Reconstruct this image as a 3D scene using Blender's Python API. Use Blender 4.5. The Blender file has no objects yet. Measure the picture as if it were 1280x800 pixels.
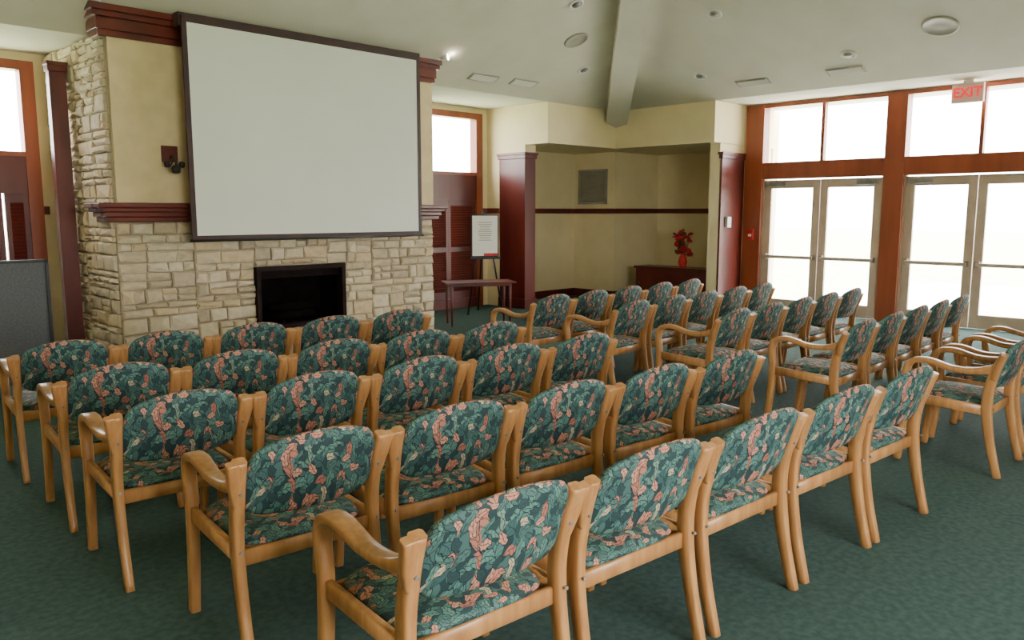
import bpy, bmesh, math, random
from mathutils import Vector, Matrix
random.seed(7)
R2 = math.sqrt(2.0)
scene = bpy.context.scene
COL = scene.collection

# ------------------------------------------------------------------ materials
def srgb(r, g, b):
    def f(c):
        c /= 255.0
        return c / 12.92 if c <= 0.04045 else ((c + 0.055) / 1.055) ** 2.4
    return (f(r), f(g), f(b), 1.0)

def new_mat(name):
    m = bpy.data.materials.new(name)
    m.use_nodes = True
    nt = m.node_tree
    bs = nt.nodes["Principled BSDF"]
    return m, nt, bs

def noise_mat(name, c1, c2, scale=8.0, rough=0.6, bump=0.0, stretch=(1, 1, 1), detail=4, spec=0.5, bscale=None):
    m, nt, bs = new_mat(name)
    tc = nt.nodes.new("ShaderNodeTexCoord")
    mp = nt.nodes.new("ShaderNodeMapping")
    mp.inputs["Scale"].default_value = stretch
    nz = nt.nodes.new("ShaderNodeTexNoise")
    nz.inputs["Scale"].default_value = scale
    nz.inputs["Detail"].default_value = detail
    rp = nt.nodes.new("ShaderNodeValToRGB")
    rp.color_ramp.elements[0].position = 0.35
    rp.color_ramp.elements[0].color = c1
    rp.color_ramp.elements[1].position = 0.65
    rp.color_ramp.elements[1].color = c2
    nt.links.new(tc.outputs["Object"], mp.inputs["Vector"])
    nt.links.new(mp.outputs["Vector"], nz.inputs["Vector"])
    nt.links.new(nz.outputs["Fac"], rp.inputs["Fac"])
    nt.links.new(rp.outputs["Color"], bs.inputs["Base Color"])
    bs.inputs["Roughness"].default_value = rough
    bs.inputs["Specular IOR Level"].default_value = spec
    if bump > 0:
        bp = nt.nodes.new("ShaderNodeBump")
        bp.inputs["Strength"].default_value = bump
        bp.inputs["Distance"].default_value = 0.01
        if bscale:
            n2 = nt.nodes.new("ShaderNodeTexNoise")
            n2.inputs["Scale"].default_value = bscale
            nt.links.new(tc.outputs["Object"], n2.inputs["Vector"])
            nt.links.new(n2.outputs["Fac"], bp.inputs["Height"])
        else:
            nt.links.new(nz.outputs["Fac"], bp.inputs["Height"])
        nt.links.new(bp.outputs["Normal"], bs.inputs["Normal"])
    return m

def emis_mat(name, col, strength):
    m, nt, bs = new_mat(name)
    bs.inputs["Base Color"].default_value = col
    bs.inputs["Emission Color"].default_value = col
    bs.inputs["Emission Strength"].default_value = strength
    return m

def glass_mat(name):
    m = bpy.data.materials.new(name)
    m.use_nodes = True
    nt = m.node_tree
    nt.nodes.clear()
    out = nt.nodes.new("ShaderNodeOutputMaterial")
    tr = nt.nodes.new("ShaderNodeBsdfTransparent")
    gl = nt.nodes.new("ShaderNodeBsdfGlossy")
    gl.inputs["Roughness"].default_value = 0.03
    mx = nt.nodes.new("ShaderNodeMixShader")
    mx.inputs[0].default_value = 0.05
    nt.links.new(tr.outputs[0], mx.inputs[1])
    nt.links.new(gl.outputs[0], mx.inputs[2])
    nt.links.new(mx.outputs[0], out.inputs[0])
    return m

def fabric_mat(name):
    """leaf print: layers of randomly turned leaves, one per voronoi cell"""
    m, nt, bs = new_mat(name)
    L = nt.links.new
    N = nt.nodes.new
    def math_(op, a, b=None, c=None, clamp=False):
        n = N("ShaderNodeMath"); n.operation = op; n.use_clamp = clamp
        for i, v in enumerate((a, b, c)):
            if v is None: continue
            if isinstance(v, (int, float)): n.inputs[i].default_value = v
            else: L(v, n.inputs[i])
        return n.outputs[0]
    def mixc(f, a, b):
        n = N("ShaderNodeMix"); n.data_type = 'RGBA'
        L(f, n.inputs[0])
        for s, v in ((6, a), (7, b)):
            if isinstance(v, tuple): n.inputs[s].default_value = v
            else: L(v, n.inputs[s])
        return n.outputs[2]
    tc = N("ShaderNodeTexCoord")
    sp = N("ShaderNodeSeparateXYZ"); L(tc.outputs["Object"], sp.inputs[0])
    yz = math_('ADD', sp.outputs[1], sp.outputs[2])
    cb = N("ShaderNodeCombineXYZ"); L(sp.outputs[0], cb.inputs[0]); L(yz, cb.inputs[1])
    nz = N("ShaderNodeTexNoise"); nz.inputs["Scale"].default_value = 16; nz.inputs["Detail"].default_value = 2
    L(cb.outputs[0], nz.inputs["Vector"])
    wob = N("ShaderNodeVectorMath"); wob.operation = 'MULTIPLY_ADD'
    L(nz.outputs["Color"], wob.inputs[0]); wob.inputs[1].default_value = (.045, .045, 0); L(cb.outputs[0], wob.inputs[2])
    base = mixc(math_('GREATER_THAN', nz.outputs["Fac"], .5), srgb(34, 58, 60), srgb(66, 98, 94))
    cur = base
    layers = [(17.0, (.31, .77), .66, .34, [(0, srgb(78, 118, 110)), (.5, srgb(56, 90, 88)), (.70, srgb(166, 110, 92)), (.88, srgb(116, 142, 126))]),
              (19.0, (4.1, 2.3), .60, .29, [(0, srgb(190, 126, 104)), (.28, srgb(90, 130, 118)), (.6, srgb(168, 102, 86)), (.75, srgb(60, 96, 94))]),
              (22.0, (7.7, 9.2), .54, .27, [(0, srgb(74, 108, 102)), (.36, srgb(196, 138, 116)), (.56, srgb(42, 66, 68)), (.86, srgb(184, 170, 142))])]
    for sc, off, Lh, Wd, cols in layers:
        mp = N("ShaderNodeMapping"); mp.inputs["Location"].default_value = (off[0], off[1], 0)
        mp.inputs["Scale"].default_value = (sc, sc, 1)
        L(wob.outputs[0], mp.inputs["Vector"])
        vo = N("ShaderNodeTexVoronoi"); vo.voronoi_dimensions = '2D'; vo.inputs["Scale"].default_value = 1.0
        L(mp.outputs[0], vo.inputs["Vector"])
        rel = N("ShaderNodeVectorMath"); rel.operation = 'SUBTRACT'
        L(mp.outputs[0], rel.inputs[0]); L(vo.outputs["Position"], rel.inputs[1])
        sc_ = N("ShaderNodeSeparateColor"); L(vo.outputs["Color"], sc_.inputs[0])
        rot = N("ShaderNodeVectorRotate"); rot.rotation_type = 'Z_AXIS'
        L(rel.outputs[0], rot.inputs["Vector"]); L(math_('MULTIPLY', sc_.outputs[1], 6.283), rot.inputs["Angle"])
        s2 = N("ShaderNodeSeparateXYZ"); L(rot.outputs[0], s2.inputs[0])
        uu, vv = s2.outputs[0], s2.outputs[1]
        vv = math_('ADD', vv, math_('MULTIPLY', math_('MULTIPLY', uu, uu), .4))
        un = math_('DIVIDE', uu, Lh)
        av = math_('ABSOLUTE', vv)
        prof = math_('MULTIPLY', math_('SUBTRACT', 1.0, math_('MULTIPLY', un, un)), Wd)
        lob = math_('MULTIPLY', math_('SINE', math_('MULTIPLY', uu, 17.0)), .028)
        dist = math_('SUBTRACT', math_('ADD', prof, lob), av)
        mask = math_('GREATER_THAN', dist, 0.0)
        inner = math_('GREATER_THAN', dist, 0.04)
        rp = N("ShaderNodeValToRGB"); cr = rp.color_ramp; cr.interpolation = 'CONSTANT'
        cr.elements[0].position = 0; cr.elements[0].color = cols[0][1]
        cr.elements[1].position = cols[1][0]; cr.elements[1].color = cols[1][1]
        for p, c in cols[2:]:
            e = cr.elements.new(p); e.color = c
        L(sc_.outputs[0], rp.inputs["Fac"])
        rib = math_('LESS_THAN', av, .02)
        vein = math_('GREATER_THAN', math_('SINE', math_('ADD', math_('MULTIPLY', uu, 24.0), math_('MULTIPLY', av, -22.0))), .75)
        dk = math_('MAXIMUM', rib, math_('MULTIPLY', vein, .6))
        leafc = mixc(dk, rp.outputs["Color"], srgb(38, 58, 58))
        leafc = mixc(inner, srgb(26, 40, 42), leafc)
        cur = mixc(mask, cur, leafc)
    L(cur, bs.inputs["Base Color"])
    bs.inputs["Roughness"].default_value = 0.7
    bs.inputs["Specular IOR Level"].default_value = 0.35
    return m

M = {}
M['cream'] = noise_mat("cream_paint", srgb(228, 212, 170), srgb(234, 219, 178), 3, 0.7)
M['ceil'] = noise_mat("ceiling_paint", srgb(206, 202, 186), srgb(212, 209, 194), 2, 0.8)
M['panel'] = noise_mat("chimney_panel_paint", srgb(206, 186, 144), srgb(218, 198, 156), 5, 0.8, 0.1)
M['mahog'] = noise_mat("mahogany_trim", srgb(78, 26, 20), srgb(104, 38, 28), 4, 0.35, 0, (1, 1, 0.15))
M['mahog_lit'] = noise_mat("mahogany_trim_lit", srgb(128, 60, 36), srgb(156, 78, 48), 4, 0.35, 0, (1, 1, 0.15))  # same mahogany trim, with the orange glow of daylight put into its colour
M['oak'] = noise_mat("oak_wood", srgb(168, 118, 70), srgb(192, 142, 88), 9, 0.33, 0, (4, 4, 0.5))
M['fabric'] = fabric_mat("leaf_print_fabric")
M['carpet'] = noise_mat("green_carpet", srgb(60, 84, 82), srgb(76, 100, 96), 30, 0.95, 0.4, detail=8, spec=0.15, bscale=300)
M['screen'] = noise_mat("projector_screen_fabric", srgb(212, 216, 208), srgb(217, 221, 213), 1, 0.8)
M['maroon'] = noise_mat("screen_border", srgb(46, 22, 26), srgb(56, 28, 30), 6, 0.6)
M['mortar'] = noise_mat("mortar", srgb(150, 139, 116), srgb(164, 153, 130), 20, 0.9, 0.3)
M['black'] = noise_mat("black_iron", srgb(18, 16, 16), srgb(30, 27, 26), 10, 0.5)
M['frame'] = noise_mat("firebox_frame", srgb(30, 20, 18), srgb(40, 28, 24), 10, 0.8, spec=.15)
M['dark'] = noise_mat("firebox_dark", srgb(14, 10, 10), srgb(24, 17, 16), 8, 0.9, spec=.1)
M['grey'] = noise_mat("grey_cloth", srgb(78, 80, 84), srgb(92, 94, 98), 60, 0.9)
M['beige'] = noise_mat("door_beige_metal", srgb(186, 164, 144), srgb(198, 176, 156), 4, 0.45)
M['white'] = noise_mat("white_plastic", srgb(225, 225, 218), srgb(232, 232, 226), 5, 0.5)
M['vent'] = noise_mat("grille_metal", srgb(156, 152, 138), srgb(166, 162, 148), 5, 0.5)
M['red'] = noise_mat("red_petal", srgb(170, 20, 26), srgb(204, 40, 40), 14, 0.6)
M['leafg'] = noise_mat("leaf_green", srgb(30, 56, 28), srgb(52, 80, 40), 14, 0.6)
M['steel'] = noise_mat("brushed_steel", srgb(120, 118, 112), srgb(140, 138, 130), 14, 0.35)
M['exitred'] = emis_mat("exit_red", srgb(225, 40, 40), 1.2)
M['exitbody'] = noise_mat("exit_sign_face", srgb(236, 196, 190), srgb(240, 204, 198), 3, 0.5)
M['bulb'] = emis_mat("lamp_bulb", (1, 0.93, 0.75, 1), 20)
M['glass'] = glass_mat("window_glass")
M['lawn'] = noise_mat("lawn_grass", srgb(190, 205, 170), srgb(205, 216, 184), 2, 0.9)
M['conc'] = noise_mat("patio_concrete", srgb(222, 220, 212), srgb(232, 230, 224), 3, 0.9)
STONES = []
for i, (a, b) in enumerate([((188, 174, 144), (202, 188, 160)), ((180, 165, 136), (194, 180, 152)),
                            ((196, 183, 156), (210, 198, 172)), ((172, 158, 132), (188, 174, 148)),
                            ((188, 168, 134), (202, 184, 150))]):
    M['stone%d' % i] = noise_mat("limestone_%d" % i, srgb(*a), srgb(*b), 14, 0.85, 0.7)
    STONES.append('stone%d' % i)

# ------------------------------------------------------------------ mesh builder
class MB:
    def __init__(self):
        self.bm = bmesh.new()
        self.mats = []
    def mi(self, k):
        if k not in self.mats:
            self.mats.append(k)
        return self.mats.index(k)
    def face(self, vs, k, smooth=False):
        try:
            f = self.bm.faces.new(vs)
            f.material_index = self.mi(k)
            f.smooth = smooth
            return f
        except ValueError:
            return None
    def hexa(self, P, k):
        v = [self.bm.verts.new(p) for p in P]
        for q in ((0, 3, 2, 1), (4, 5, 6, 7), (0, 1, 5, 4), (1, 2, 6, 5), (2, 3, 7, 6), (3, 0, 4, 7)):
            self.face([v[i] for i in q], k)
    def box(self, x0, x1, y0, y1, z0, z1, k, mat=None):
        P = [Vector(p) for p in ((x0, y0, z0), (x1, y0, z0), (x1, y1, z0), (x0, y1, z0),
                                 (x0, y0, z1), (x1, y0, z1), (x1, y1, z1), (x0, y1, z1))]
        if mat is not None:
            P = [mat @ p for p in P]
        self.hexa(P, k)
    def sweep(self, pts, sizes, k, side=(1, 0, 0), n=6, smooth=True):
        pts = [Vector(p) for p in pts]
        if len(sizes) == 1:
            sizes = sizes * len(pts)
        P, S = [], []
        if len(pts) == 2:
            P, S = pts, sizes
        else:
            for i in range(len(pts) - 1):
                p0 = pts[max(i - 1, 0)]; p1 = pts[i]; p2 = pts[i + 1]; p3 = pts[min(i + 2, len(pts) - 1)]
                for j in range(n):
                    t = j / n
                    P.append(0.5 * ((2 * p1) + (p2 - p0) * t + (2 * p0 - 5 * p1 + 4 * p2 - p3) * t * t + (3 * p1 - p0 - 3 * p2 + p3) * t ** 3))
                    S.append((sizes[i][0] * (1 - t) + sizes[i + 1][0] * t, sizes[i][1] * (1 - t) + sizes[i + 1][1] * t))
            P.append(pts[-1]); S.append(sizes[-1])
        side = Vector(side).normalized()
        rings = []
        for i, p in enumerate(P):
            tg = (P[min(i + 1, len(P) - 1)] - P[max(i - 1, 0)]).normalized()
            nn = tg.cross(side).normalized()
            sd = nn.cross(tg).normalized()
            w, t = S[i][0] / 2, S[i][1] / 2
            c = 0.35 * min(w, t)
            prof = [(w - c, -t), (w, -t + c), (w, t - c), (w - c, t), (-w + c, t), (-w, t - c), (-w, -t + c), (-w + c, -t)]
            rings.append([self.bm.verts.new(p + sd * a + nn * b) for a, b in prof])
        for i in range(len(rings) - 1):
            a, b = rings[i], rings[i + 1]
            for j in range(8):
                self.face([a[j], a[(j + 1) % 8], b[(j + 1) % 8], b[j]], k, smooth)
        self.face(list(reversed(rings[0])), k)
        self.face(rings[-1], k)
    def cyl(self, p0, p1, r0, r1, k, seg=16, smooth=True):
        p0 = Vector(p0); p1 = Vector(p1)
        ax = (p1 - p0).normalized()
        q = ax.to_track_quat('Z', 'Y').to_matrix()
        a, b = [], []
        for i in range(seg):
            t = 2 * math.pi * i / seg
            d = q @ Vector((math.cos(t), math.sin(t), 0))
            a.append(self.bm.verts.new(p0 + d * r0)); b.append(self.bm.verts.new(p1 + d * r1))
        for i in range(seg):
            j = (i + 1) % seg
            self.face([a[i], a[j], b[j], b[i]], k, smooth)
        self.face(list(reversed(a)), k); self.face(b, k)
    def lathe(self, prof, k, seg=20, off=(0, 0, 0)):
        off = Vector(off)
        rings = []
        for r, z in prof:
            rings.append([self.bm.verts.new(off + Vector((r * math.cos(2 * math.pi * i / seg), r * math.sin(2 * math.pi * i / seg), z))) for i in range(seg)])
        for a, b in zip(rings[:-1], rings[1:]):
            for i in range(seg):
                j = (i + 1) % seg
                self.face([a[i], a[j], b[j], b[i]], k, True)
        self.face(list(reversed(rings[0])), k); self.face(rings[-1], k)
    def done(self, name, loc=(0, 0, 0), rot=None, bevel=0, parent=None):
        bmesh.ops.recalc_face_normals(self.bm, faces=self.bm.faces)
        me = bpy.data.meshes.new(name)
        self.bm.to_mesh(me)
        self.bm.free()
        for k in self.mats:
            me.materials.append(M[k])
        ob = bpy.data.objects.new(name, me)
        COL.objects.link(ob)
        ob.location = loc
        if rot is not None:
            ob.rotation_mode = 'QUATERNION'
            ob.rotation_quaternion = rot
        if bevel:
            md = ob.modifiers.new("bevel", 'BEVEL')
            md.width = bevel
            md.segments = 2
            md.limit_method = 'ANGLE'
        if parent:
            ob.parent = parent
        return ob

def boxobj(name, x0, x1, y0, y1, z0, z1, k, bevel=0):
    cx, cy, cz = (x0 + x1) / 2, (y0 + y1) / 2, z0
    mb = MB()
    mb.box(x0 - cx, x1 - cx, y0 - cy, y1 - cy, 0, z1 - z0, k)
    return mb.done(name, (cx, cy, cz), bevel=bevel)

def wall(name, axis, const0, const1, a0, a1, z0, z1, openings, k):
    """axis 'x': wall runs along X at Y const0..const1. openings (a0,a1,z0,z1)."""
    mb = MB()
    def bx(p, q, lo, hi):
        if q - p < 1e-4 or hi - lo < 1e-4:
            return
        if axis == 'x':
            mb.box(p, q, const0, const1, lo, hi, k)
        else:
            mb.box(const0, const1, p, q, lo, hi, k)
    cur = a0
    for (p, q, lo, hi) in sorted(openings):
        bx(cur, p, z0, z1)
        bx(p, q, z0, lo)
        bx(p, q, hi, z1)
        cur = q
    bx(cur, a1, z0, z1)
    return mb.done(name)

# ------------------------------------------------------------------ key dimensions
YB = 8.3      # chimney breast front
YN = 10.1     # niche wall
YE = 8.7      # eave line (fireplace side)
XE = 11.23    # eave line (door side)
XD = 12.17    # door wall
ZE = 3.31
SL = 0.45     # slope, fireplace side
SR = 0.39     # slope, door side
ZT = 5.5
XT = XE - (ZT - ZE) / SR
YT = YE - (ZT - ZE) / SL
XA = 13.14    # alcove wall
PX = 9.5      # pier side
YP = 6.77     # pier end (door side)
ZS = 2.68     # soffit
LO = -3.0

# floor + outside
boxobj("floor", LO - 0.2, XA + 0.2, LO - 0.2, YN + 0.2, -0.1, 0.0, 'carpet')
boxobj("patio_ground", XD + 0.2, XD + 8, -8, 6.9, -0.16, -0.03, 'conc')
boxobj("lawn_ground", -60, 80, -60, 80, -0.3, -0.17, 'lawn')

# ceiling
mb = MB()
def poly(pts):
    mb.face([mb.bm.verts.new(p) for p in pts], 'ceil')
poly([(LO, YE, ZE), (XA, YE, ZE), (XA, YN, ZE), (LO, YN, ZE)])
poly([(XE, LO, ZE), (XA, LO, ZE), (XA, YE, ZE), (XE, YE, ZE)])
poly([(LO, YE, ZE), (XE, YE, ZE), (XT, YT, ZT), (LO, YT, ZT)])
poly([(XE, LO, ZE), (XE, YE, ZE), (XT, YT, ZT), (XT, LO, ZT)])
poly([(LO, LO, ZT), (XT, LO, ZT), (XT, YT, ZT), (LO, YT, ZT)])
ceil = mb.done("ceiling")

# hip beam
mb = MB()
pA = Vector((XE, YE, ZE)); pB = Vector((XT, YT, ZT))
u = (pB - pA); u.z = 0; u.normalize()
sdv = Vector((u.y, -u.x, 0)) * -1
pB2 = pA.lerp(pB, .96)
w = 0.18; dr = 0.28
P = []
for p in (pA, pB2):
    for a, b in ((-w, -dr), (w, -dr), (w, 0.08), (-w, 0.08)):
        P.append(p + sdv * a + Vector((0, 0, b)))
mb.hexa(P, 'ceil')
mb.done("ceiling_beam")

# walls
WL = (0.9, 2.66, 0.0, 3.2)
WR = (7.9, 9.34, 0.0, 3.2)
SOUTH = [(0.0, 3.4)]
wall("wall_north", 'x', YN, YN + 0.2, LO, XA + 0.2, 0, ZE + 0.05, [(WL[0], WL[1], 0.0, 3.2), (WR[0], WR[1], 0.0, 3.2)], 'cream')
DOOR_BAYS = [(4.52, 6.42), (2.34, 4.24), (0.16, 2.06)]
wall("wall_east", 'y', XD, XD + 0.2, LO, YP, 0, ZE + 0.05, [(0.0, 6.5, 0.0, 3.26)], 'cream')
wall("wall_south", 'x', LO - 0.2, LO, LO, XD + 0.2, 0, ZT + 0.1, [(a, b, 0.6, 3.0) for a, b in SOUTH], 'cream')
wall("wall_west", 'y', LO - 0.2, LO, LO, YN, 0, ZT + 0.1, [], 'cream')
wall("wall_alcove_east", 'y', XA, XA + 0.2, YP, YN, 0, ZE, [], 'cream')
wall("wall_alcove_end", 'x', YP + 0.02, YP + 0.2, 11.45, XA, 0, ZS, [], 'cream')
# bulkhead over the alcove
mb = MB()
mb.box(PX, XA, YE, YN, ZS, ZE + 0.02, 'cream')
mb.box(XE, XA, YP, YE, ZS, ZE + 0.02, 'cream')
mb.done("wall_bulkhead")
boxobj("wall_alcove_chase", 11.79, XA, 9.13, YN, 0, ZS, 'cream')
boxobj("wall_pier_return", PX, PX + 0.25, 9.8, YN, 0, ZS, 'cream')
# columns
def column(name, x0, x1, y0, y1, z1, k='mahog', pr=.02):
    mb = MB()
    mb.box(x0, x1, y0, y1, 0, z1, k)
    mb.box(x0 - pr, x1 + pr, y0 - pr, y1 + pr, 0, .16, k)
    mb.box(x0 - pr, x1 + pr, y0 - pr, y1 + pr, z1 - .1, z1, k)
    mb.box(x0 - pr * 1.7, x1 + pr * 1.7, y0 - pr * 1.7, y1 + pr * 1.7, z1 - .04, z1, k)
    return mb.done(name, bevel=0.006)
column("trim_column_1", PX, PX + .25, 9.2, 9.8, 2.56)
boxobj("wall_pier_head", PX, PX + .25, 9.2, 9.8, 2.56, ZS, 'cream')
column("trim_column_2", 11.45, XD - 0.02, YP - 0.02, YP + 0.01, 2.54)
column("trim_column_3", 2.60, 2.76, 9.25, 9.36, 3.12, 'mahog', .012)
# chair rails
mb = MB()
z0, z1 = 1.57, 1.66
mb.box(PX + .25, 11.79, YN - .03, YN, z0, z1, 'mahog')
mb.box(11.76, 11.79, 9.13, YN - .03, z0, z1, 'mahog')
mb.box(11.76, XA, 9.10, 9.13, z0, z1, 'mahog')
mb.box(XA - .03, XA, YP + .2, 9.10, z0, z1, 'mahog')
mb.box(WR[1] + .02, PX, YN - .03, YN, z0, z1, 'mahog')
mb.box(PX - .03, PX, 9.8, YN - .03, z0, z1, 'mahog')
mb.box(WL[1] + .02, 2.74, YN - .03, YN, z0, z1, 'mahog')
mb.box(LO, WL[0] - .02, YN - .03, YN, z0, z1, 'mahog')
mb.done("trim_chair_rail")
mb = MB()
mb.box(PX + .25, 11.79, YN - .02, YN, 0, .14, 'mahog')
mb.box(11.77, 11.79, 9.13, YN - .02, 0, .14, 'mahog')
mb.box(11.77, XA, 9.11, 9.13, 0, .14, 'mahog')
mb.box(XA - .02, XA, YP + .2, 9.11, 0, .14, 'mahog')
mb.done("baseboard_alcove")

# ------------------------------------------------------------------ niche windows
def window_unit(name, x0, x1, xm, gap):
    mb = MB()
    y0, y1 = YN - 0.04, YN + 0.12
    t = 0.12
    mb.box(x0 - .02, x0 + t, y0, y1, 0, 3.22, 'mahog_lit')
    mb.box(x1 - t, x1 + .02, y0, y1, 0, 3.22, 'mahog_lit')
    mb.box(x0 + t, x1 - t, y0, y1, 3.12, 3.22, 'mahog_lit')
    mb.box(x0 + t, x1 - t, y0 + .02, y1, 1.80, 2.25, 'mahog')
    mb.box(x0 + t, x1 - t, y0, y1, 2.2, 2.25, 'mahog_lit')
    mb.box(x0 + t, x1 - t, y0, y1, 0, 0.16, 'mahog')
    mb.box(x0 + t, x1 - t, YN + .05, YN + .06, 2.25, 3.12, 'glass')
    for a, b in ((x0 + t, xm - gap), (xm + gap, x1 - t)):
        s = .05
        mb.box(a, a + s, YN, YN + .04, .16, 1.8, 'mahog')
        mb.box(b - s, b, YN, YN + .04, .16, 1.8, 'mahog')
        mb.box(a + s, b - s, YN, YN + .04, .16, .28, 'mahog')
        mb.box(a + s, b - s, YN, YN + .04, .94, 1.02, 'mahog')
        mb.box(a + s, b - s, YN, YN + .04, 1.7, 1.8, 'mahog')
        for lo, hi in ((.28, .95), (1.02, 1.71)):
            z = lo
            while z < hi:
                rm = Matrix.Translation((0, YN + .02, z)) @ Matrix.Rotation(math.radians(-62), 4, 'X')
                mb.box(a + s, b - s, -.03, .03, -.004, .004, 'mahog', rm)
                z += .04
    mb.box(x0 + t, x1 - t, YN + .09, YN + .10, .16, 1.8, 'glass')
    return mb.done(name)
window_unit("window_1", WL[0], WL[1], 2.30, .012)
window_unit("window_2", WR[0], WR[1], 8.62, .001)

# rear window (behind the viewpoint)
def plain_window(name, axis, c, a0, a1, z0, z1):
    mb = MB()
    def bx(p, q, lo, hi, k, d0=0, d1=.12):
        if axis == 'x':
            mb.box(p, q, c + d0, c + d1, lo, hi, k)
        else:
            mb.box(c + d0, c + d1, p, q, lo, hi, k)
    bx(a0, a0 + .08, z0, z1, 'mahog_lit'); bx(a1 - .08, a1, z0, z1, 'mahog_lit')
    bx(a0 + .08, a1 - .08, z0, z0 + .08, 'mahog_lit'); bx(a0 + .08, a1 - .08, z1 - .08, z1, 'mahog_lit')
    m = (a0 + a1) / 2
    bx(m - .03, m + .03, z0 + .08, z1 - .08, 'mahog_lit')
    return mb.done(name)
n = 3
for a, b in SOUTH:
    plain_window("window_%d" % n, 'x', LO - .16, a, b, 0.6, 3.0); n += 1

# ------------------------------------------------------------------ east glazed wall
mb = MB()
for a, b in ((6.42, YP - .04), (4.24, 4.52), (2.06, 2.34), (-0.06, 0.16)):
    mb.box(XD - .04, XD + .16, a, b, 0, ZE - .01, 'mahog_lit')
mb.box(XD - .03, XD + .15, 0.16, 6.42, 2.12, 2.38, 'mahog_lit')
mb.box(XD - .03, XD + .15, 0.16, 6.42, 3.24, ZE - .01, 'mahog_lit')
for a, b in DOOR_BAYS:
    m = (a + b) / 2
    mb.box(XD, XD + .1, m - .025, m + .025, 2.38, 3.24, 'mahog_lit')
    mb.box(XD + .05, XD + .06, a, b, 2.38, 3.24, 'glass')
mb.done("trim_glazing_frame", bevel=0.005)
dn = 1
for a, b in DOOR_BAYS:
    m = (a + b) / 2
    for c0, c1, hinge in ((a + .03, m - .005, 0), (m + .005, b - .03, 1)):
        mb = MB()
        x0, x1 = XD + .02, XD + .07
        s = .115
        H = 2.1
        mb.box(x0, x1, c0, c0 + s, 0.01, H, 'beige')
        mb.box(x0, x1, c1 - s, c1, 0.01, H, 'beige')
        mb.box(x0, x1, c0 + s, c1 - s, H - .13, H, 'beige')
        mb.box(x0, x1, c0 + s, c1 - s, 0.01, .2, 'beige')
        mb.box(x0 + .02, x0 + .03, c0 + s, c1 - s, .2, H - .13, 'glass')
        mb.box(x0 - .07, x0 - .03, c0 + .05, c1 - .05, .86, .91, 'beige')
        mb.box(x0 - .05, x0, c0 + .04, c0 + .09, .85, .93, 'steel')
        mb.box(x0 - .05, x0, c1 - .09, c1 - .04, .85, .93, 'steel')
        cc = c1 - .35 if hinge else c0 + .05
        mb.box(x0 - .06, x0, cc, cc + .3, H - .1, H - .03, 'steel')
        mb.box(x0 - .10, x0 - .08, cc + .1, cc + .5 if not hinge else cc + .12, H - .03, H - .01, 'steel')
        mb.done("door_%d" % dn, bevel=0.004); dn += 1
mb = MB()
for a, b in DOOR_BAYS:
    mb.box(XD + .01, XD + .09, a, a + .028, 0, 2.12, 'beige')
    mb.box(XD + .01, XD + .09, b - .028, b, 0, 2.12, 'beige')
mb.done("trim_door_jambs")

# ------------------------------------------------------------------ chimney breast
BX0, BX1 = 2.83, 6.82
FX0, FX1, FZ0, FZ1 = 4.26, 5.42, 0.26, 0.99
BT = 3.30
mb = MB()
mb.box(BX0, FX0, YB + .03, YN - .01, 0, BT, 'mortar')
mb.box(FX1, BX1, YB + .03, YN - .01, 0, BT, 'mortar')
mb.box(FX0, FX1, YB + .03, YN - .01, FZ1, BT, 'mortar')
mb.box(FX0, FX1, YB + .03, YN - .01, 0, FZ0, 'mortar')
mb.box(FX0, FX1, YB + .55, YB + .6, FZ0, FZ1, 'dark')
mb.box(FX0, FX0 + .01, YB + .04, YB + .55, FZ0, FZ1, 'dark')
mb.box(FX1 - .01, FX1, YB + .04, YB + .55, FZ0, FZ1, 'dark')
mb.box(FX0, FX1, YB + .04, YB + .55, FZ0, FZ0 + .01, 'dark')
mb.box(FX0, FX1, YB + .04, YB + .55, FZ1 - .01, FZ1, 'dark')
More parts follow.
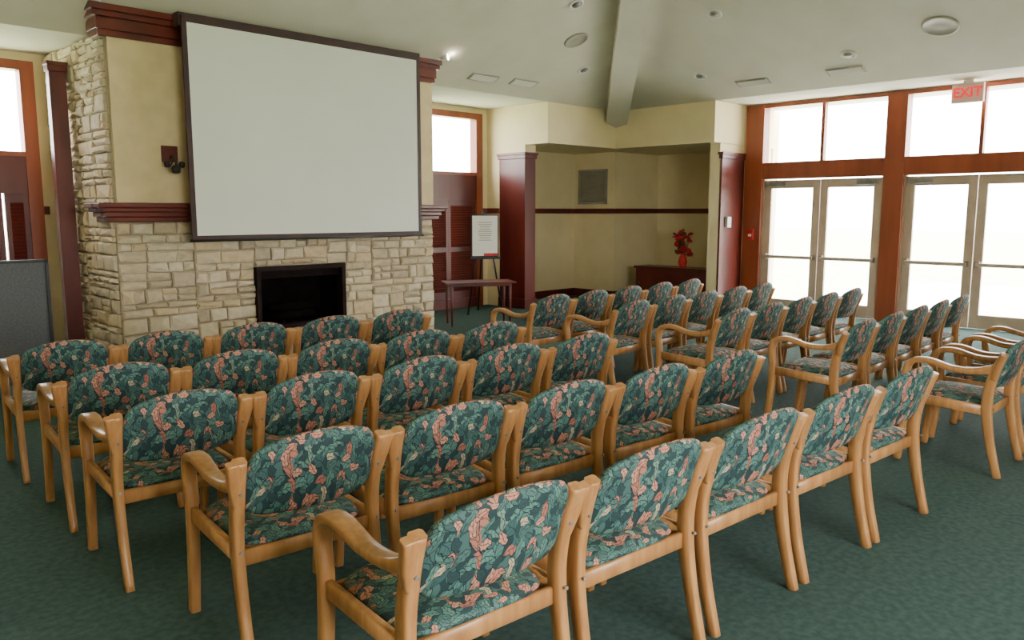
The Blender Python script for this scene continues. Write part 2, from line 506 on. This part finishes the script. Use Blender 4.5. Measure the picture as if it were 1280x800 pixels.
def stones(origin, ud, nd, W, H, holes=(), pmin=.025, pmax=.05):
    origin = Vector(origin); ud = Vector(ud); nd = Vector(nd); zd = Vector((0, 0, 1))
    strips = []
    x = 0.0
    while x < W - .01:
        ww = random.uniform(.6, 1.1)
        if W - x - ww < .4: ww = W - x
        strips.append((x, x + ww)); x += ww
    for (sa, sb) in strips:
        z = 0.0
        while z < H - .03:
            h = random.choice((.06, .08, .10, .12, .14, .17))
            if H - z - h < .06:
                h = H - z
            x = sa
            segs = []
            while x < sb - .001:
                ww = random.uniform(.11, .32)
                if sb - x - ww < .1:
                    ww = sb - x
                segs.append((x, x + ww)); x += ww
            for (a, b) in segs:
                pieces = [(a, b)]
                for (h0, h1, k0, k1) in holes:
                    if z < k1 - .01 and z + h > k0 + .01:
                        np_ = []
                        for (p, q) in pieces:
                            if q <= h0 or p >= h1:
                                np_.append((p, q))
                            else:
                                if p < h0: np_.append((p, h0))
                                if q > h1: np_.append((h1, q))
                        pieces = np_
                for (p, q) in pieces:
                    if q - p < .03:
                        continue
                    sub = [(z, z + h)]
                    if h > .12 and random.random() < .35:
                        c = z + h * random.uniform(.4, .6)
                        sub = [(z, c), (c, z + h)]
                    for (s0, s1) in sub:
                        g = .006
                        pr = random.uniform(pmin, pmax)
                        k = random.choice(STONES)
                        def J(s): return random.uniform(-s, s)
                        base = [(p + g, s0 + g), (q - g, s0 + g), (q - g, s1 - g), (p + g, s1 - g)]
                        r0 = [mb.bm.verts.new(origin + ud * x_ + zd * z_) for x_, z_ in base]
                        cx, cz = (p + q) / 2, (s0 + s1) / 2
                        ring1 = [(x_ + J(.011), z_ + J(.010)) for x_, z_ in base]
                        r1 = [mb.bm.verts.new(origin + ud * x_ + zd * z_ + nd * (pr * .65 + J(.008))) for x_, z_ in ring1]
                        r2 = [mb.bm.verts.new(origin + ud * (x_ + math.copysign(.016, cx - x_)) + zd * (z_ + math.copysign(.014, cz - z_)) + nd * (pr + J(.01))) for x_, z_ in ring1]
                        cn = mb.bm.verts.new(origin + ud * (cx + J(.02)) + zd * (cz + J(.01)) + nd * (pr + .008 + J(.006)))
                        for i in range(4):
                            j = (i + 1) % 4
                            mb.face([r0[i], r0[j], r1[j], r1[i]], k)
                            mb.face([r1[i], r1[j], r2[j], r2[i]], k)
                            mb.face([r2[i], r2[j], cn], k)
            z += h
stones((BX0, YB + .03, 0), (1, 0, 0), (0, -1, 0), BX1 - BX0, 1.50, [(FX0 - BX0, FX1 - BX0, FZ0, FZ1)])
stones((BX0, YN - .02, 0), (0, -1, 0), (-1, 0, 0), YN - YB - .05, BT)
breast = mb.done("stone_chimney_breast")
boxobj("wall_chimney_panel", BX0 + .02, BX1, YB - .01, YB + .028, 1.69, 3.25, 'panel')
def mould(mb, x0, x1, zs, k='mahog', ret=.25):
    for (z0_, z1_, pr) in zs:
        mb.box(x0 - pr, x1 + pr * .6, YB + .028 - pr, YB + .028, z0_, z1_, k)
        mb.box(x0 - pr, x0 - .065 if pr > .07 else x0 - .05, YB + .028, YB + .028 + ret, z0_, z1_, k)
mb = MB()
mould(mb, BX0, BX1, [(1.50, 1.55, .09), (1.55, 1.60, .12), (1.60, 1.64, .16), (1.64, 1.685, .20)])
mb.done("fireplace_mantel", bevel=0.008)
mb = MB()
mould(mb, BX0, BX1, [(3.25, 3.31, .06), (3.31, 3.42, .08), (3.42, 3.47, .12), (3.47, 3.53, .15)], ret=.2)
mb.done("trim_cornice", bevel=0.008)
mb = MB()
y = YB - .035
mb.box(FX0 + .002, FX0 + .05, y, YB + .1, FZ0 + .012, FZ1 - .002, 'frame')
mb.box(FX1 - .05, FX1 - .002, y, YB + .1, FZ0 + .012, FZ1 - .002, 'frame')
mb.box(FX0 + .05, FX1 - .05, y, YB + .1, FZ1 - .05, FZ1 - .002, 'frame')
mb.box(FX0 + .05, FX1 - .05, y, YB + .1, FZ0 + .012, FZ0 + .06, 'frame')
mb.box(FX0 + .05, FX1 - .05, YB + .05, YB + .06, FZ1 - .14, FZ1 - .05, 'frame')
for i in range(7):
    z = FZ1 - .13 + i * .012
    mb.box(FX0 + .05, FX1 - .05, YB + .03, YB + .05, z, z + .005, 'dark')
for i in range(3):
    mb.cyl((FX0 + .3, YB + .25 + i * .07, FZ0 + .12 + (i % 2) * .1), (FX1 - .3, YB + .3 - i * .03, FZ0 + .13 + (i % 2) * .1), .05, .045, 'dark', 10)
for i in range(6):
    xx = FX0 + .3 + i * .11
    mb.box(xx, xx + .02, YB + .15, YB + .45, FZ0 + .05, FZ0 + .075, 'dark')
mb.done("fireplace_insert")
mb = MB()
mb.box(3.7, 5.98, YB - .5, YB - .06, 0, .16, 'stone1')
mb.box(3.66, 6.02, YB - .54, YB - .05, .16, .22, 'stone2')
mb.done("fireplace_hearth", bevel=0.01)

# projection screen
mb = MB()
sx0, sx1, sz0, sz1, sy = 3.45, 6.39, 1.32, 3.50, 8.0
mb.box(sx0 + .05, sx1 - .05, sy, sy + .012, sz0 + .04, sz1 - .05, 'screen')
mb.box(sx0, sx0 + .05, sy - .005, sy + .02, sz0, sz1, 'maroon')
mb.box(sx1 - .05, sx1, sy - .005, sy + .02, sz0, sz1, 'maroon')
mb.box(sx0 + .05, sx1 - .05, sy - .005, sy + .02, sz1 - .06, sz1, 'maroon')
mb.box(sx0 + .05, sx1 - .05, sy - .005, sy + .02, sz0, sz0 + .04, 'maroon')
mb.cyl((sx0 - .02, sy + .005, sz0 - .01), (sx1 + .02, sy + .005, sz0 - .01), .016, .016, 'black', 10)
mb.box(sx0 - .02, sx1 + .02, sy + .02, sy + .14, sz1 - .10, sz1 + .03, 'maroon')
mb.done("projection_screen")

# wall sconce on chimney panel
mb = MB()
cx, cz = 3.38, 2.10
mb.box(cx - .08, cx + .08, YB - .03, YB - .012, cz - .0, cz + .16, 'mahog')
mb.sweep([(cx, YB - .02, cz + .04), (cx, YB - .1, cz + .06), (cx, YB - .16, cz), (cx, YB - .16, cz - .06)], [(.018, .018)], 'black')
for s in (-1, 1):
    mb.sweep([(cx, YB - .12, cz + .02), (cx + s * .05, YB - .13, cz - .05), (cx + s * .07, YB - .13, cz - .03)], [(.012, .012)], 'black', side=(0, 1, 0))
    mb.lathe([(.014, -.03), (.026, -.02), (.032, .02), (.02, .03)], 'black', 12, (cx + s * .075, YB - .13, cz - .03))
mb.lathe([(.02, -.08), (.04, -.07), (.046, -.03), (.03, .0)], 'black', 14, (cx, YB - .16, cz - .04))
mb.done("wall_sconce")

# uplights at cornice ends
def uplight(name, loc, aim):
    mb = MB()
    mb.cyl((0, 0, 0), (0, 0, .03), .05, .05, 'white', 14)
    mb.cyl((0, 0, .03), Vector(aim) * .1 + Vector((0, 0, .03)), .012, .012, 'white', 8)
    a = Vector(aim)
    p = a * .06 + Vector((0, 0, .05))
    mb.cyl(p, p + a * .1, .035, .055, 'white', 14)
    mb.cyl(p + a * .1, p + a * .103, .05, .05, 'bulb', 14)
    mb.done(name, loc)
    l = bpy.data.lights.new(name + "_lamp", 'POINT')
    l.energy = 2.0
    l.color = (1, .9, .7)
    l.shadow_soft_size = .05
    o = bpy.data.objects.new(name + "_lamp", l)
    COL.objects.link(o)
    o.location = Vector(loc) + p + a * .16
uplight("spot_uplight", (2.74, 8.2, 3.53), Vector((-.5, -.8, .0)).normalized())
uplight("spot_uplight.001", (6.84, 8.22, 3.53), Vector((.5, -.8, .0)).normalized())

# ------------------------------------------------------------------ ceiling fixtures
upL = Vector((0, -SL, -1)).normalized()
upR = Vector((-SR, 0, -1)).normalized()
def zL(y): return ZE + SL * (YE - y)
def zR(x): return ZE + SR * (XE - x)
def fixture(name, x, y, plane, r, kind):
    nrm = upL if plane == 'L' else upR
    z = zL(y) if plane == 'L' else zR(x)
    q = nrm.to_track_quat('Z', 'Y')
    mb = MB()
    if kind == 'speaker':
        mb.lathe([(r, 0), (r, .012), (r * .9, .02), (r * .86, .012), (r * .3, .016), (.001, .017)], 'vent', 28)
    elif kind == 'can':
        mb.lathe([(r, 0), (r, .008), (r * .82, .012), (r * .74, .004), (.001, .002)], 'white', 24)
        mb.lathe([(r * .55, .004), (r * .5, .02), (.001, .028)], 'steel', 18)
    else:
        mb.box(-r * 1.9, r * 1.9, -r * .6, r * .6, 0, .012, 'vent')
        for i in range(5):
            yy = -r * .45 + i * r * .2
            mb.box(-r * 1.7, r * 1.7, yy, yy + r * .08, .012, .02, 'white')
    mb.done(name, (x, y, z), q)
fixture("ceiling_speaker", 10.20, 3.27, 'R', .20, 'speaker')
fixture("ceiling_speaker.001", 8.59, 7.36, 'L', .17, 'speaker')
for i, (x, y, pl) in enumerate([(9.25, 5.64, 'R'), (10.51, 4.44, 'R'), (10.54, 6.63, 'R'), (7.93, 6.8, 'L'), (9.38, 7.88, 'L'), (9.2, 1.5, 'R')]):
    fixture("recessed_downlight" + ("" if i == 0 else ".%03d" % i), x, y, pl, .10, 'can')
for i, (x, y, pl) in enumerate([(10.86, 4.61, 'R'), (10.87, 5.95, 'R'), (7.83, 8.39, 'L'), (8.6, 8.36, 'L')]):
    fixture("ceiling_vent" + ("" if i == 0 else ".%03d" % i), x, y, pl, .13, 'vent')

# wall grille in alcove
mb = MB()
gy0, gy1, gz0, gz1 = 9.30, 9.98, 1.74, 2.38
gx = 11.79
mb.box(gx - .02, gx - .005, gy0, gy1, gz0, gz1, 'vent')
z = gz0 + .05
while z < gz1 - .04:
    rm = Matrix.Translation((gx - .03, 0, z)) @ Matrix.Rotation(math.radians(40), 4, 'Y')
    mb.box(-.012, .012, gy0 + .04, gy1 - .04, -.002, .002, 'vent', rm)
    z += .026
for a, b, c, d in ((gy0, gy1, gz0, gz0 + .04), (gy0, gy1, gz1 - .04, gz1), (gy0, gy0 + .04, gz0, gz1), (gy1 - .04, gy1, gz0, gz1)):
    mb.box(gx - .04, gx - .02, a, b, c, d, 'vent')
mb.done("wall_return_grille")

# exit sign
mb = MB()
ex, ey, ez = 11.85, 3.40, 3.02
mb.box(-.03, .03, -.19, .19, 0, .25, 'exitbody')
mb.box(-.02, .02, -.06, .06, .25, ZE - ez - .005, 'white')
sign = mb.done("exit_sign", (ex, ey, ez), bevel=.004)
tcv = bpy.data.curves.new("exit_lettering", 'FONT')
tcv.body = "EXIT"
tcv.size = .17
tcv.extrude = .003
tcv.offset = .004
tcv.align_x = 'CENTER'
tcv.align_y = 'CENTER'
tcv.materials.append(M['exitred'])
to = bpy.data.objects.new("exit_lettering", tcv)
COL.objects.link(to)
to.parent = sign
to.location = (-.034, 0, .125)
to.rotation_euler = (math.radians(90), 0, math.radians(-90))

boxobj("thermostat", 11.60, 11.72, YP - .065, YP - .02, 1.35, 1.52, 'white', .005)
mb = MB()
mb.box(12.085, 12.135, 6.52, 6.62, 1.15, 1.32, 'red')
mb.box(12.07, 12.09, 6.545, 6.595, 1.2, 1.24, 'white')
mb.done("fire_alarm_pull")

# ------------------------------------------------------------------ alcove cabinet + flowers
mb = MB()
mb.box(11.78, 12.2, 7.02, 8.62, .06, .60, 'mahog')
mb.box(11.75, 12.22, 7.0, 8.65, .60, .64, 'mahog')
mb.box(11.82, 12.18, 7.06, 8.58, 0, .06, 'mahog')
for i in range(3):
    a = 7.05 + i * .53
    mb.box(11.765, 11.78, a, a + .49, .1, .56, 'mahog')
    mb.box(11.755, 11.765, a + .05, a + .44, .15, .51, 'mahog')
    mb.cyl((11.74, a + .41, .34), (11.765, a + .41, .34), .012, .012, 'steel', 8)
mb.done("credenza_cabinet", bevel=.005)
mb = MB()
mb.lathe([(.05, 0), (.06, .02), (.08, .1), (.055, .19), (.04, .22), (.05, .24)], 'red', 18)
for i in range(46):
    th = random.uniform(0, 6.28); r = random.uniform(.02, .17); z = random.uniform(.3, .66) - r * .6
    p = Vector((r * math.cos(th), r * math.sin(th), z))
    mb.cyl((0, 0, .22), p, .004, .003, 'leafg', 5)
    k = 'red' if i % 5 else 'leafg'
    ax = Vector((random.uniform(-1, 1), random.uniform(-1, 1), .6)).normalized()
    q = ax.to_track_quat('Z', 'Y').to_matrix()
    for ring, (rr, hh, nn) in enumerate(((.055, .02, 6), (.035, .04, 5))):
        for j in range(nn):
            t2 = j * 6.283 / nn + ring
            d = q @ Vector((math.cos(t2) * rr, math.sin(t2) * rr, hh))
            e = q @ Vector((-math.sin(t2), math.cos(t2), 0)) * rr * .5
            c0 = mb.bm.verts.new(p); c1 = mb.bm.verts.new(p + d * .6 + e)
            c2 = mb.bm.verts.new(p + d); c3 = mb.bm.verts.new(p + d * .6 - e)
            mb.face([c0, c1, c2, c3], k)
mb.done("flower_vase", (11.95, 7.75, .64))

# ------------------------------------------------------------------ easel with sign, table, partition
mb = MB()
mb.box(-.22, .22, -.015, 0, .90, 1.56, 'black')
mb.box(-.20, .20, -.019, -.015, .92, 1.54, 'white')
for i in range(9):
    wdt = random.uniform(.08, .14)
    mb.box(-wdt, wdt, -.021, -.019, 1.43 - i * .034, 1.442 - i * .034, 'vent')
mb.box(-.02, .20, -.0205, -.019, .92, .96, 'red')
mb.box(-.24, .24, -.05, .02, .87, .90, 'black')
mb.cyl((-.28, -.02, 0), (-.02, .02, 1.62), .014, .012, 'black', 8)
mb.cyl((.28, -.02, 0), (.02, .02, 1.62), .014, .012, 'black', 8)
mb.cyl((0, .5, 0), (0, .03, 1.6), .014, .012, 'black', 8)
ea = mb.done("easel_sign", (8.55, 9.15, 0))
ea.rotation_euler = (0, 0, math.radians(-30))
mb = MB()
mb.box(-.5, .5, -.25, .25, .60, .62, 'mahog')
mb.box(-.44, .44, -.2, .2, .56, .60, 'mahog')
for sx in (-1, 1):
    for sy_ in (-1, 1):
        mb.sweep([(sx * .42, sy_ * .18, 0), (sx * .42, sy_ * .18, .56)], [(.028, .028), (.04, .04)], 'mahog')
tb = mb.done("side_table", (7.72, 8.40, 0), bevel=.004)
tb.rotation_euler = (0, 0, math.radians(-30))
mb = MB()
mb.box(1.02, 2.11, 8.0, 8.06, .08, 1.16, 'grey')
mb.box(1.0, 1.03, 7.99, 8.07, .04, 1.18, 'black')
mb.box(2.10, 2.13, 7.99, 8.07, .04, 1.18, 'black')
mb.box(1.0, 2.13, 7.99, 8.07, 1.155, 1.18, 'black')
mb.box(1.0, 1.06, 7.8, 8.3, 0, .04, 'black')
mb.box(2.07, 2.13, 7.8, 8.3, 0, .04, 'black')
mb.done("portable_partition", bevel=.004)

# ------------------------------------------------------------------ chairs
def build_chair(armL, armR):
    mb = MB()
    for sx, arm in ((-1, armL), (1, armR)):
        x = sx * .262
        mb.sweep([(x, -.31, 0), (x, -.255, .22), (x, -.225, .44), (x, -.245, .61), (x + sx * .006, -.300, .765)],
                 [(.032, .042), (.034, .050), (.036, .060), (.042, .056), (.044, .040)], 'oak')
        # broad ganging ear at top of post
        mb.sweep([(x + sx * .006, -.250, .60), (x + sx * .020, -.275, .68), (x + sx * .030, -.304, .762)],
                 [(.03, .040), (.040, .040), (.046, .030)], 'oak')
        if arm:
            mb.sweep([(x, .27, 0), (x, .245, .25), (x, .235, .46), (x, .248, .58), (x, .215, .655), (x, .12, .672), (x, -.02, .640), (x, -.15, .640), (x, -.25, .665)],
                     [(.038, .044), (.040, .048), (.044, .050), (.05, .044), (.062, .036), (.066, .032), (.058, .032), (.05, .038), (.04, .060)], 'oak')
        else:
            mb.sweep([(x, .27, 0), (x, .245, .25), (x, .235, .44)], [(.034, .038), (.036, .044), (.038, .05)], 'oak')
        mb.sweep([(x, -.225, .405), (x, .235, .425)], [(.026, .06), (.026, .06)], 'oak')
        for zz in (.64, .42):
            mb.cyl((x + sx * .002, -.29 if zz > .5 else -.262, zz), (x + sx * .002, -.27, zz + .002), .006, .006, 'steel', 8)
    mb.sweep([(-.262, -.215, .385), (.262, -.215, .385)], [(.026, .06), (.026, .06)], 'oak', side=(0, 1, 0))
    mb.sweep([(-.262, .225, .40), (.262, .225, .40)], [(.026, .06), (.026, .06)], 'oak', side=(0, 1, 0))
    N = 14
    def plan(a, b):
        ex = 5.0
        m_ = max(abs(a), abs(b))
        if m_ < 1e-6:
            return 0, 0
        nrm = (abs(a) ** ex + abs(b) ** ex) ** (1 / ex)
        s = m_ / nrm
        return a * s, b * s
    def surf(zf):
        return [[mb.bm.verts.new(zf(-1 + 2 * i / N, -1 + 2 * j / N)) for j in range(N + 1)] for i in range(N + 1)]
    def ease(t):
        return math.sin(t * math.pi / 2)
    def top(a, b):
        a, b = ease(a), ease(b)
        px, py = plan(a, b)
        e = max(abs(a), abs(b))
        h = .040 * math.sqrt(max(0, 1 - e ** 5)) + .012 * (1 - a * a) * (1 - b * b)
        return (px * .246, .005 + py * .235, .43 + h + .012 * (py * .5))
    def bot(a, b):
        a, b = ease(a), ease(b)
        px, py = plan(a, b)
        e = max(abs(a), abs(b))
        return (px * .246, .005 + py * .235, .43 - .022 * math.sqrt(max(0, 1 - e ** 5)) + .006 * py)
    for fn in (top, bot):
        G = surf(fn)
        for i in range(N):
            for j in range(N):
                mb.face([G[i][j], G[i + 1][j], G[i + 1][j + 1], G[i][j + 1]], 'fabric', True)
    NX, NZ = 20, 10
    def back(sgn):
        G = []
        for i in range(NX + 1):
            row = []
            s = ease(-1 + 2 * i / NX)
            for j in range(NZ + 1):
                t = ease(-1 + 2 * j / NZ)
                zt = .765 + .078 * (1 - s * s) ** .7 - .06 * max(0, (abs(s) - .82) / .18) ** 2
                zb = .545 - .014 * (1 - s * s) + .05 * max(0, (abs(s) - .75) / .25) ** 2
                z = zb + (zt - zb) * (t + 1) / 2
                e = max(abs(s), abs(t))
                th = .028 * math.sqrt(max(0, 1 - e ** 4))
                yc = -.228 - .33 * max(0, z - .56) - .035 * (1 - s * s)
                row.append(mb.bm.verts.new((s * .248, yc + sgn * th, z)))
            G.append(row)
        for i in range(NX):
            for j in range(NZ):
                mb.face([G[i][j], G[i + 1][j], G[i + 1][j + 1], G[i][j + 1]], 'fabric', True)
    back(1); back(-1)
    bmesh.ops.remove_doubles(mb.bm, verts=mb.bm.verts, dist=.0004)
    ob = mb.done("tmp")
    me = ob.data
    bpy.data.objects.remove(ob)
    return me
CH = {'N': build_chair(False, False), 'L': build_chair(True, False), 'B': build_chair(True, True)}
for k, me in CH.items():
    me.name = "upholstered_chair_mesh_" + k
cnt = [0]
def put_chair(cx, cd, face_deg, kind, jit=1.0, sx=1.0):
    """cx, cd: top of the chair back, metres along the two room diagonals."""
    X = (cx + cd) / R2; Y = (cd - cx) / R2
    a = math.radians(face_deg + random.uniform(-1.5, 1.5) * jit)
    off = Matrix.Rotation(a, 3, 'Z') @ Vector((0, -.315, 0))
    name = "upholstered_chair" + ("" if cnt[0] == 0 else ".%03d" % cnt[0])
    cnt[0] += 1
    ob = bpy.data.objects.new(name, CH[kind])
    COL.objects.link(ob)
    ob.location = (X - off.x, Y - off.y, 0)
    ob.rotation_euler = (0, 0, a)
    ob.scale = (sx, 1, 1)
rowsL = [((-.015, 2.17), (.502, .436), 1.09), ((-.70, 2.78), (.484, .402), 1.03), ((-1.42, 3.39), (.472, .410), 1.02),
         ((-2.00, 4.02), (.467, .385), 1.01), ((-2.68, 4.74), (.449, .382), .98)]
for (s0, st, scx) in rowsL:
    ang = math.degrees(math.atan2(st[1], st[0])) - 45
    for j in range(5):
        put_chair(s0[0] + j * st[0], s0[1] + j * st[1], ang, 'L' if j == 0 else 'N', .8, scx)
starts = [(3.12, 4.85), (2.53, 5.70), (1.80, 6.35), (1.08, 6.95), (.40, 7.45)]
for i, (x0, d0) in enumerate(starts):
    for j in range(5 if i else 3):
        kind = 'B' if i == 0 else ('L' if j == 0 else 'N')
        st = .43 if i else .5
        put_chair(x0 + j * st * .96, d0 + j * st, 1.0, kind, .6, .98)

# ------------------------------------------------------------------ light
wd = bpy.data.worlds.new("World")
scene.world = wd
wd.use_nodes = True
bg = wd.node_tree.nodes["Background"]
bg.inputs["Color"].default_value = (1.0, 0.98, 0.95, 1)
bg.inputs["Strength"].default_value = 23.0
sun = bpy.data.lights.new("sun", 'SUN')
sun.energy = 20
sun.angle = math.radians(2)
so = bpy.data.objects.new("sun", sun)
COL.objects.link(so)
so.rotation_euler = (math.radians(20), math.radians(5), 0)
so.location = (20, 20, 30)
def portal(name, c, sx, sz, rot):
    l = bpy.data.lights.new(name, 'AREA')
    l.shape = 'RECTANGLE'
    l.size = sx
    l.size_y = sz
    l.cycles.is_portal = True
    o = bpy.data.objects.new(name, l)
    COL.objects.link(o)
    o.location = c
    o.rotation_euler = rot
H = math.radians(90)
portal("portal_east", (XD + .3, 3.25, 1.65), 3.3, 6.5, (0, H, 0))
portal("portal_n1", ((WL[0] + WL[1]) / 2, YN + .25, 2.68), 1.7, 1.0, (-H, 0, 0))
portal("portal_n2", ((WR[0] + WR[1]) / 2, YN + .25, 2.68), 1.4, 1.0, (-H, 0, 0))
for i, (a, b) in enumerate(SOUTH):
    portal("portal_s%d" % i, ((a + b) / 2, LO - .3, 1.8), b - a, 2.5, (H, 0, 0))

# ------------------------------------------------------------------ camera
cam = bpy.data.cameras.new("camera")
cam.sensor_width = 36
cam.lens = 28.125
cam.clip_start = .05
co = bpy.data.objects.new("camera", cam)
COL.objects.link(co)
co.location = (0, 0, 1.6)
co.rotation_euler = (math.radians(90 - 7.7), 0, math.radians(-45))
scene.camera = co
